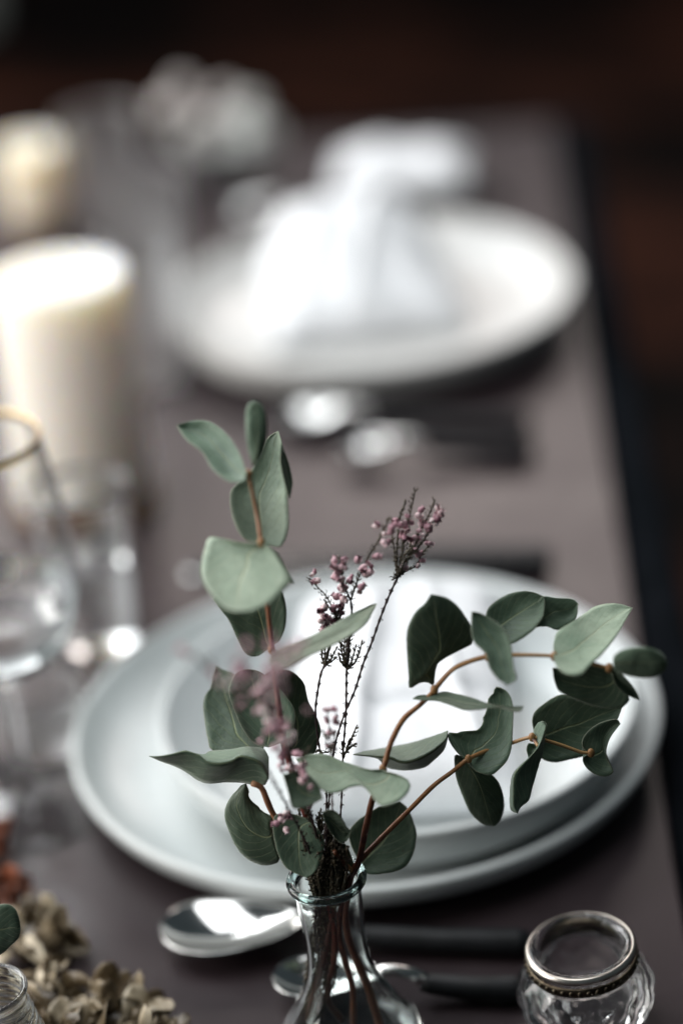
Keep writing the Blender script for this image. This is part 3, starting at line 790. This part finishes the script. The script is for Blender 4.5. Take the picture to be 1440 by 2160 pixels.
def heather(label, k, main, twigs, flowers, r=0.00052, jit=0.0):
    root = thing('heather_sprig', label, 'heather', VC, group='heather sprigs in the vase')
    v, f = [], []
    scaly([at(*p) for p in main], r, v, f, 0.0042, 0.6)
    link('stem', mesh('stem', v, f, root.location), M['heather_stem'], root)
    v, f = [], []
    for tw in twigs:
        scaly([at(*p) for p in P(k, tw)], r * 0.85, v, f, 0.0018, 1.0)
    if v:
        o = link('foliage', mesh('foliage', v, f, root.location), M['heather_green'], root)
        o['kind'] = 'stuff'
    if k == 'K8':
        flowers = flowers + [(x + random.gauss(0, 16), y + random.gauss(0, 18), d + random.gauss(0, .001)) for x, y, d in flowers]
    for (x, y, d) in flowers:
        fo = bpy.data.objects.new('flower', FLOWER); COL.objects.link(fo); fo.parent = root
        fo.location = at(*px(k, (x, y)), d) - VC
        fo.rotation_euler = (random.uniform(0.5, 2.6), random.uniform(-.8, .8), random.uniform(0, 6.28))
        s = random.uniform(0.55, 1.08); fo.scale = (s, s, s)
    return root
def dense(seq, d0, d1, n_each, spread):
    out = []
    for i, (x, y) in enumerate(seq):
        d = d0 + (d1 - d0) * i / max(1, len(seq) - 1)
        for q in range(n_each):
            out.append((x + random.gauss(0, spread), y + random.gauss(0, spread), d + random.gauss(0, .0015)))
    return out
tail = [(690, 1870, 1.0), (690, 1960, vd(1960)), (680, 2060, vd(2060)), (675, 2150, vd(2150))]
def dn(main): return main
heather('heather sprig with a purple stem and the tallest pink tuft', 'K8',
    P('K8', [(805, 735, .985), (750, 850, .987), (690, 1000, .989), (620, 1200, .991), (560, 1350, .993), (500, 1540, .995), (430, 1700, .997), (380, 1850, .998), (345, 2010, .999), (310, 2400, 1.0)]) + [(680, 1860, 1.0), (672, 1960, vd(1960)), (668, 2080, vd(2080))],
    [[(800, 740, .985), (830, 600, .983), (870, 380, .979), (905, 230, .976), (928, 115, .974)], [(800, 730, .985), (800, 560, .982), (815, 350, .978), (860, 185, .975)], [(805, 730, .985), (870, 620, .983), (950, 430, .980), (1030, 280, .977), (1068, 180, .975)],
     [(800, 740, .985), (860, 690, .985), (930, 650, .984), (985, 560, .983), (1030, 500, .982)], [(800, 735, .985), (845, 640, .98), (900, 540, .979), (960, 460, .978)], [(800, 735, .985), (790, 640, .984), (780, 540, .982), (770, 460, .98)], [(802, 740, .985), (850, 650, .99), (880, 560, .99), (900, 470, .99)],
     [(800, 735, .985), (815, 650, .979), (838, 560, .977), (850, 480, .976)], [(800, 738, .985), (770, 745, .985)], [(805, 700, .985), (880, 600, .981), (985, 480, .979), (1050, 330, .977)], [(802, 735, .985), (830, 650, .988), (860, 560, .989), (930, 500, .99)]],
    [(1090, 250, .975), (1075, 285, .976), (1015, 355, .977), (990, 430, .978), (945, 440, .98), (820, 440, .979), (930, 290, .977), (905, 345, .978), (800, 330, .979), (870, 400, .979), (1020, 490, .981), (1105, 320, .976), (1060, 320, .976), (975, 400, .978), (1000, 380, .979), (940, 580, .982), (870, 640, .982), (1040, 390, .977), (1085, 330, .977), (905, 470, .98), (860, 330, .978), (840, 410, .978), (960, 610, .983)])
heather('heather sprig with a straight dark stem and loose pink spikes', 'K8',
    P('K8', [(470, 900, .985), (478, 980, .986), (460, 1160, .990), (442, 1390, .994), (440, 1500, .995), (436, 1700, .997), (426, 1850, .998), (415, 2030, .999), (400, 2400, 1.0)]) + [(705, 1860, 1.0), (690, 1960, vd(1960)), (684, 2080, vd(2080))],
    [[(442, 1390, .994), (410, 1280, .992), (395, 1180, .990), (400, 1080, .989), (395, 960, .987), (400, 880, .985)], [(442, 1390, .994), (450, 1260, .992), (470, 1150, .990)], [(440, 1380, .994), (425, 1280, .990), (430, 1160, .988)],
     [(445, 1390, .994), (470, 1350, .993), (490, 1290, .992), (512, 1210, .991)], [(450, 1390, .994), (500, 1340, .993), (530, 1280, .992), (550, 1195, .991)], [(442, 1385, .994), (400, 1330, .993), (380, 1270, .992)], [(442, 1370, .994), (440, 1250, .995), (445, 1150, .995)], [(442, 1375, .994), (460, 1280, .996), (450, 1170, .996)],
     [(470, 900, .985), (510, 780, .981), (545, 690, .979), (590, 600, .976), (650, 500, .972), (710, 390, .968), (752, 300, .965)], [(470, 900, .985), (430, 800, .980), (405, 700, .976), (393, 580, .972)], [(510, 790, .981), (550, 840, .98)],
     [(415, 2030, .999), (450, 1940, .998), (480, 1870, .997), (517, 1785, .996)], [(430, 1990, .999), (470, 1945, .998), (517, 1920, .998)], [(420, 2010, .999), (405, 1900, .998)], [(440, 1960, .998), (465, 1880, .997)]],
    [(500, 600, .972), (640, 580, .974), (580, 650, .976), (560, 720, .978), (695, 470, .968), (675, 360, .965), (760, 400, .966), (775, 360, .966), (740, 430, .968), (545, 840, .98), (610, 640, .975), (560, 660, .976),
     (415, 800, .979), (430, 740, .977), (380, 700, .975), (400, 640, .974), (350, 640, .973), (420, 600, .972), (400, 880, .983), (385, 890, .984), (455, 750, .979), (425, 650, .974), (370, 660, .974), (395, 680, .975), (415, 620, .973), (425, 830, .981), (390, 790, .979), (470, 745, .979), (440, 890, .984), (360, 715, .975), (590, 690, .977)])
heather('heather sprig leaning left with a bud at its tip', 'K8',
    P('K8', [(345, 930, .985), (375, 1040, .987), (330, 1200, .990), (290, 1350, .994), (262, 1410, .995), (240, 1520, .996), (220, 1690, .998), (240, 1900, .999), (300, 2300, 1.0)]) + [(672, 1860, 1.0), (662, 1960, vd(1960)), (660, 2090, vd(2090))],
    [[(380, 1040, .987), (330, 930, .985), (290, 860, .984), (240, 810, .983), (200, 760, .982), (155, 733, .981)], [(285, 1365, .994), (270, 1310, .993), (265, 1250, .992), (300, 1130, .988)], [(285, 1365, .994), (320, 1330, .993), (345, 1290, .992), (370, 1240, .991)], [(285, 1365, .994), (300, 1290, .992), (320, 1220, .99)], [(290, 1360, .994), (340, 1330, .992), (365, 1300, .992)],
     [(290, 1360, .994), (285, 1300, .996), (290, 1230, .996)], [(375, 1060, .987), (350, 990, .984), (300, 930, .982), (280, 890, .981)], [(370, 1050, .987), (380, 980, .985), (400, 930, .984)], [(360, 1080, .988), (310, 1040, .986), (270, 1000, .984)], [(345, 1100, .988), (290, 1090, .986), (240, 1110, .985)], [(380, 1050, .987), (395, 1010, .986), (410, 950, .985)],
     [(220, 1985, .998), (245, 1960, .998), (270, 1985, .998), (300, 1975, .998)]],
    [(205, 710, .981), (237, 752, .982), (300, 1010, .984), (260, 960, .983), (240, 1050, .984), (250, 1120, .985), (290, 1060, .985), (330, 950, .984), (320, 1060, .985), (280, 1020, .984), (270, 1080, .985), (345, 1040, .986), (310, 1090, .986), (260, 1100, .985), (300, 960, .984), (390, 950, .985)])
# sprigs that lean towards the lens
heather('blurred pink heather sprig leaning towards the camera over the round leaves', 'P',
    [(690, 1890, vd(1890)), (675, 1800, .992), (655, 1715, .980), (630, 1640, .962), (600, 1570, .930), (583, 1500, .895), (580, 1430, .862), (600, 1370, .835)],
    [[(600, 1570, .945), (570, 1500, .925), (550, 1440, .90)], [(630, 1640, .965), (640, 1600, .955), (650, 1580, .95)], [(583, 1500, .922), (560, 1480, .91), (545, 1470, .90)], [(655, 1715, .98), (640, 1680, .972), (620, 1650, .966)], [(675, 1800, .992), (660, 1740, .985), (640, 1700, .976)]],
    dense([(600, 1720), (592, 1735)], .974, .978, 5, 8) + dense([(640, 1680), (630, 1650), (615, 1620), (600, 1600), (640, 1640)], .970, .950, 6, 11) + dense([(590, 1560), (578, 1530), (566, 1500), (555, 1475), (590, 1520)], .93, .885, 7, 22) + dense([(550, 1440), (575, 1420), (590, 1390), (612, 1375), (535, 1420), (600, 1420)], .875, .835, 6, 30))
heather('blurred pink heather sprig bending far to the left over the plate', 'P',
    [(672, 1880, vd(1880)), (650, 1790, .985), (600, 1690, .955), (550, 1600, .925), (500, 1510, .895), (450, 1430, .868), (405, 1375, .850)],
    [[(450, 1430, .868), (440, 1390, .86)], [(500, 1510, .895), (480, 1470, .88)]],
    dense([(404, 1378), (440, 1420), (470, 1440), (520, 1400)], .852, .872, 2, 10))
heather('faint pink heather sprig standing just behind the leafy stems', 'P',
    [(700, 1890, vd(1890)), (702, 1780, 1.015), (700, 1680, 1.025), (698, 1590, 1.034), (690, 1490, 1.045)],
    [[(698, 1590, 1.034), (680, 1540, 1.04)], [(698, 1590, 1.034), (708, 1540, 1.04)]],
    dense([(690, 1495), (694, 1520), (696, 1550), (698, 1570)], 1.046, 1.038, 4, 7) + dense([(690, 1645), (694, 1660)], 1.03, 1.028, 2, 6))
# woody heather bases crowded in the vase mouth
tw = []
for i in range(36):
    x = random.uniform(648, 732); d = 1.0 + random.uniform(-.009, .007)
    xt = 690 + (x - 690) * 1.25 + random.uniform(-16, 16); yt = random.uniform(1700, 1820)
    tw.append([(690 + (x - 690) * .55, 1905, vd(1905) + (d - 1) * .5), (x, 1848, d), ((x + xt) / 2, (1848 + yt) / 2, d - .003), (xt, yt, d - .008)])
for i in range(7):
    x = 655 + i * 9
    tw.append([(x * .6 + 276, 1860, 1.0), (x * .7 + 205, 1960, vd(1960)), (x + random.uniform(-14, 8) - 8, 2060, vd(2060)), (x + random.uniform(-30, 20) - 16, 2140, vd(2140))])
heather('dense dark brown heather foliage crowded in the vase mouth', 'P', [(690, 1720, .985), (690, 1850, 1.0), (686, 1960, vd(1960)), (690, 2060, vd(2060)), (680, 2150, vd(2150))], tw, [], r=.0010)

# ================================================================ votive glass at the lower right
vc = on(1236, 2150, 0.0)
vot = thing('votive_glass', 'small cut glass tealight holder with a beaded silver rim band', 'tealight holder', (vc.x + .001, vc.y - 0.002, 0.0035), (R(0), R(-4), 0))
def facet(r, z, a):
    if r < 0.021 or z < 0.004 or z > 0.030: return r
    s = math.sin(math.pi * (z - 0.004) / 0.026)
    return r + s * 0.0013 * (abs(math.cos(6 * a + z * 190)) + abs(math.cos(6 * a - z * 190)) - 1.2)
vo_ = [(0, 0), (0.021, 0), (0.0250, 0.003), (0.0278, 0.009), (0.0290, 0.0165), (0.0281, 0.023), (0.0250, 0.0285), (0.0230, 0.0310), (0.0226, 0.0365), (0.0230, 0.0390), (0.0222, 0.0408), (0.0205, 0.0413), (0.0188, 0.0405)]
vi_ = [(0.0182, 0.0390), (0.0182, 0.0315), (0.0215, 0.0275), (0.0240, 0.022), (0.0246, 0.0165), (0.0235, 0.0105), (0.0205, 0.006), (0, 0.0055)]
vot.scale = (1, 1, .93)
lathe('glass_body', spline(vo_, 70) + spline(vi_, 40), M['clear_glass'], vot, 96, rfun=facet)
bp = [(0.0228, 0.0312), (0.0236, 0.0316), (0.0237, 0.0356), (0.0231, 0.0362), (0.0228, 0.0358), (0.0228, 0.0312)]
band = lathe('rim_band', bp, M['dark_silver'], vot, 96)
lathe('rim_ring', [(0.0231, 0.0384), (0.0237, 0.0386), (0.0237, 0.0400), (0.0229, 0.0411), (0.0221, 0.0416), (0.0220, 0.0412), (0.0227, 0.0403), (0.0232, 0.0394), (0.0231, 0.0384)], M['silver'], vot, 96)
bm = bmesh.new(); bmesh.ops.create_icosphere(bm, subdivisions=2, radius=0.0012); BEAD = bpy.data.meshes.new('bead'); bm.to_mesh(BEAD); bm.free()
BEAD.materials.append(M['dark_silver'])
for i in range(40):
    a = 2 * math.pi * i / 40
    o = bpy.data.objects.new('bead', BEAD); COL.objects.link(o); o.parent = band
    o.location = (0.0238 * math.cos(a), 0.0238 * math.sin(a), 0.0336); o.scale = (0.6, 0.9, 1.2); o.rotation_euler = (0, 0, a)

# ================================================================ second small vase with a leaf, lower left corner
sv = at(-28, 2084, 1.0)
v2 = thing('bud_vase', 'small ribbed clear glass vase at the lower left corner', 'vase', (sv.x, sv.y, 0))
zt = sv.z
def rib(r, z, a):
    return r + 0.0007 * math.sin(z * 1500) if 0.012 < z < zt - 0.006 and r > 0.014 else r
o1 = [(0, 0), (0.020, 0), (0.024, 0.004), (0.0235, zt * .4), (0.0185, zt * .7), (0.0158, zt - 0.006), (0.0170, zt - 0.0015), (0.0166, zt)]
i1 = [(0.0150, zt), (0.0142, zt - 0.006), (0.0168, zt * .7), (0.0215, zt * .4), (0.022, 0.008), (0.018, 0.006), (0, 0.0058)]
lathe('body', spline(o1, 70) + spline(i1, 50), M['vase_glass'], v2, 72, rfun=rib)
s5 = thing('eucalyptus_sprig', 'dark eucalyptus leaf on a short stem in the ribbed vase', 'eucalyptus', (sv.x, sv.y, 0))
stem(s5, [(-30, 2150, 1.012), (-26, 2080, 1.0), (-45, 2000, .996), (-60, 1950, .994)], .0013, .001, M['stem'], n=24)
leaf(s5, 'K6', .994, [[(-200, 860), (-120, 780), (-40, 725), (50, 708), (110, 740), (138, 810), (150, 880)], [(-200, 870), (-180, 980), (-100, 1060), (0, 1075), (80, 1010), (138, 950), (150, 880)]], gy=-.5, cup=-.002)
leaf(s5, 'P', .99, [[(-60, 1955), (-110, 1930), (-150, 1880), (-160, 1840)], [(-60, 1960), (-70, 1900), (-110, 1850), (-160, 1840)]], gy=.4)

# ================================================================ dried blossoms, lower left
def dried_head(label, c, a, b, h, rot, mat, seed, n=26):
    rnd = random.Random(seed)
    t = thing('dried_blossom', label, 'dried flower', (c.x, c.y, 0), (0, 0, rot), 'dried blossom heads at the lower left')
    bm = bmesh.new(); bmesh.ops.create_icosphere(bm, subdivisions=3, radius=1)
    for v in bm.verts:
        p = v.co.copy(); k = .72 + .2 * noise.noise(p * 2 + Vector((seed, 0, 0)))
        v.co = Vector((p.x * a * k, p.y * b * k, h * .72 + p.z * h * .7 * k))
    me = bpy.data.meshes.new('core'); bm.to_mesh(me); bm.free()
    link('core', me, mat, t)
    v, f, val = [], [], []
    for q in range(n):
        th = rnd.uniform(0, 6.283); ph = math.acos(rnd.uniform(-.25, 1))
        d = Vector((math.sin(ph) * math.cos(th), math.sin(ph) * math.sin(th), math.cos(ph)))
        o = Vector((d.x * a * .72, d.y * b * .72, h * .72 + d.z * h * .62))
        ax = (d * .45 + Vector((rnd.gauss(0, .6), rnd.gauss(0, .6), rnd.gauss(0, .4)))).normalized()
        sx = ax.orthogonal().normalized(); sx.rotate(Matrix.Rotation(rnd.uniform(0, 6.28), 3, ax)); nz = ax.cross(sx)
        q_ = 1.0 * (a / .018) ** .6; L_, W_ = rnd.uniform(.009, .016) * q_, rnd.uniform(.008, .015) * q_; cu, cr = rnd.uniform(-.9, .5), rnd.uniform(-.5, .8); sh = rnd.random()
        k0 = len(v); m = 8
        for i_ in range(m):
            u = i_ / (m - 1); w = W_ * (math.sin(math.pi * (.12 + u * .80)) ** .7) * .5
            for j_ in range(5):
                y = j_ / 2 - 1
                p = o + ax * (u * L_) + sx * (y * w) + nz * (cu * L_ * u * u + cr * w * y * y + .0028 * noise.noise((u * 2.6 + q, y * 1.7, seed)) + .0010 * noise.noise((u * 7, y * 5, q + seed)))
                p.z = max(p.z, .0006); v.append(p); val.append(sh)
        for i_ in range(m - 1):
            for j_ in range(4):
                f.append((k0 + i_*5 + j_, k0 + (i_+1)*5 + j_, k0 + (i_+1)*5 + j_ + 1, k0 + i_*5 + j_ + 1))
    me = mesh('petals', v, f)
    at_ = me.attributes.new('t', 'FLOAT', 'POINT'); at_.data.foreach_set('value', val)
    o = link('petals', me, mat, t); o['kind'] = 'stuff'
    sm = o.modifiers.new('thickness', 'SOLIDIFY'); sm.thickness = .00012
    return t
dried_head('crumpled golden beige dried blossom beside the ribbed vase rim, below the rust one', on(78, 1990, 0.008), .018, .015, .013, .4, M['shell'], 1.3)
dried_head('small crumpled beige dried blossom between the ribbed vase and the dark tabletop', on(92, 2112, 0.006), .016, .012, .011, -.3, M['shell'], 4.1)
dried_head('largest crumpled golden dried blossom at the bottom edge left of the vase', on(238, 2150, 0.007), .019, .013, .012, .15, M['shell'], 7.9)
dried_head('crumpled beige dried blossom cut by the bottom edge nearest the ribbed vase', on(120, 2200, 0.006), .018, .014, .011, .7, M['shell'], 2.6)
dried_head('pale dried petal tips just showing at the bottom edge left of the big vase', on(330, 2200, 0.005), .011, .008, .008, -.2, M['shell'], 5.5)
dried_head('rust brown dried blossom at the left edge above the beige ones', on(8, 1880, 0.008), .010, .009, .010, 0.2, M['rust_shell'], 3.3)
dried_head('dark red dried blossom cut by the left edge below the wine glass foot', on(-30, 1785, 0.006), .010, .009, .009, 1.0, M['rust_shell'], 6.6)

# ================================================================ glasses and candles on the left
def wine_glass(label, c, s=1.0, foot=.043, bowl=.043, rim=.030, h=.205):
    t = thing('wine_glass', label, 'glass', (c.x, c.y, 0))
    o = [(0, 0), (foot, 0.0), (foot + .0006, .0012), (foot * .6, .004), (.008, .008), (.0044, .018), (.0040, .045), (.0048, .070), (.012, .077), (bowl * .72, .092), (bowl * .97, .118), (bowl, .135), (bowl * .95, .16), (rim + .003, h - .015), (rim + .0003, h), (rim - .0003, h + .0006)]
    i = [(rim - .0008, h), (rim + .0018, h - .015), (bowl * .95 - .0012, .16), (bowl - .0013, .135), (bowl * .97 - .0014, .119), (bowl * .70, .094), (.011, .081), (0, .079)]
    lathe('body', spline(o, 110) + spline(i, 60), M['clear_glass'], t, 72)
    wi = [(max(0, r - .0003), z) for r, z in spline(i, 60) if z < .122]
    lathe('water', [(0, .122), (wi[0][0], .122)] + wi[1:-1] + [(0, .0795)], M['water'], t, 64)
    rg = [(rim + .0005 + .0010 * math.cos(q * .785), h - .0012 + .0022 * math.sin(q * .785)) for q in range(9)]
    lathe('gold_rim', rg, M['gold'], t, 72)
    t.scale = (s, s, s)
    return t
def cut(r, z, a):
    return r + .0009 * (abs(math.cos(7 * a + z * 120)) + abs(math.cos(7 * a - z * 120)) - 1.2) if r > .014 and z > .002 else r
def tumbler(label, c, r, h, taper=0.85, base=.009, s=1.0, plain=False):
    t = thing('tumbler', label, 'glass', (c.x, c.y, 0))
    o = [(0, 0), (r * taper * .93, 0), (r * taper, .003), (r * (taper + 1) / 2 * 1.01, h * .5), (r, h - .001), (r - .0004, h)]
    i = [(r - .0014, h), (r - .0020, h - .003), (r * (taper + 1) / 2 - .0022, h * .5), (r * taper - .0028, base + .006), (r * taper * .8, base), (0, base * .9)]
    lathe('body', spline(o, 60) + spline(i, 50), M['clear_glass'] if plain else M['smoky_glass'], t, 96, rfun=None if plain else cut)
    if plain:
        wi = [(max(0, q - .0003), z) for q, z in spline(i, 50) if z < h * .62]
        lathe('water', [(0, h * .62), (wi[0][0], h * .62)] + wi[1:-1] + [(0, base * .9 + .0004)], M['water'], t, 64)  # water added to act as a lens and brighten the tumbler
    return t
wine_glass('nearest tall wine glass cut by the left edge of the picture', on(58, 1692), rim=.033)
tumbler('tall clear tumbler just left of the nearest large plate, behind the wine glass', on(222, 1398), .0255, .108, .9, .014, plain=True)
tumbler('low thick glass between the wine glass foot and the nearest plate', on(100, 1572), .022, .034, .9, .013)
def candle(label, c, r, h, mat, hurricane=False):
    t = thing('pillar_candle', label, 'candle', (c.x, c.y, 0))
    lathe('wooden_base', [(0, 0), (r * 1.05, 0), (r * 1.08, .002), (r * 1.08, .010), (r * 1.04, .012), (0, .012)], M['coaster'], t, 48)
    pr = [(0, .0125), (r * .97, .0125), (r, .016), (r * 1.002, h * .5), (r, h - .004), (r * .975, h), (r * .92, h - .0008), (r * .7, h - .004), (0.002, h - .006), (0, h - .006)]
    lathe('wax', pr, mat, t, 64)
    v, f = [], []
    tube([(0, 0, h - .007), (.0003, 0, h - .001), (.0015, .0005, h + .006)], [.0011, .001, .0007], 8, v, f)
    link('wick', mesh('wick', v, f), M['wick'], t)
    return t
c1 = on(190, 1066)
candle('large ivory pillar candle at the left, beyond the wine glass', c1, .0415, .157, M['wax'])
c2 = on(82, 482)
candle('smaller honey coloured candle farther down the table at the left edge', c2, .0245, .072, M['wax_warm'])
tumbler('clear tumbler beside the far small candle', on(238, 478), .031, .092)
tumbler('clear tumbler standing right of the ivory pillar candle', on(318, 800), .026, .105, .85)
tumbler('clear tumbler behind the ivory pillar candle, left of the farther plate', on(335, 575), .025, .078)

# ================================================================ pale bouquet at the far end
bc = on(470, 372)
bq = thing('bouquet', 'blurred low bouquet of pale grey and dusty pink blooms at the far table end', 'bouquet', (bc.x, bc.y, 0))
lathe('bowl', [(0, 0), (.026, 0), (.034, .008), (.038, .026), (.036, .034), (.033, .034), (.034, .026), (.031, .010), (0, .004)], M['clear_glass'], bq, 48)
bm = bmesh.new(); bmesh.ops.create_icosphere(bm, subdivisions=3, radius=1)
for v in bm.verts:
    p = v.co.copy(); v.co = p * (1 + .18 * noise.noise(p * 2.2) + .10 * abs(math.sin(p.z * 7 + math.atan2(p.y, p.x) * 3)))
BL = bpy.data.meshes.new('bloom'); bm.to_mesh(BL); bm.free(); BL.materials.append(M['pale_bloom'])
BL.polygons.foreach_set('use_smooth', [True] * len(BL.polygons))
BLP = BL.copy(); BLP.materials.clear(); BLP.materials.append(M['pink_bloom'])
for i, (dx, dy, z, r, pk) in enumerate([(-.045, .0, .084, .017, 1), (-.032, .012, .100, .013, 1), (-.01, -.01, .062, .018, 1), (.014, .0, .056, .019, 0), (.034, -.006, .050, .018, 0), (.050, .004, .042, .015, 0), (.010, .02, .080, .014, 1), (.036, .015, .072, .013, 0), (-.03, -.008, .050, .016, 0), (.0, -.02, .040, .015, 0), (.025, -.02, .040, .014, 0)]):
    o = bpy.data.objects.new('bloom', BLP if pk else BL); COL.objects.link(o); o.parent = bq
    o.location = (dx * .8, dy, z * .74); o.scale = (r * .85, r * .85, r * .72); o.rotation_euler = (i * .7, i * 1.1, i)
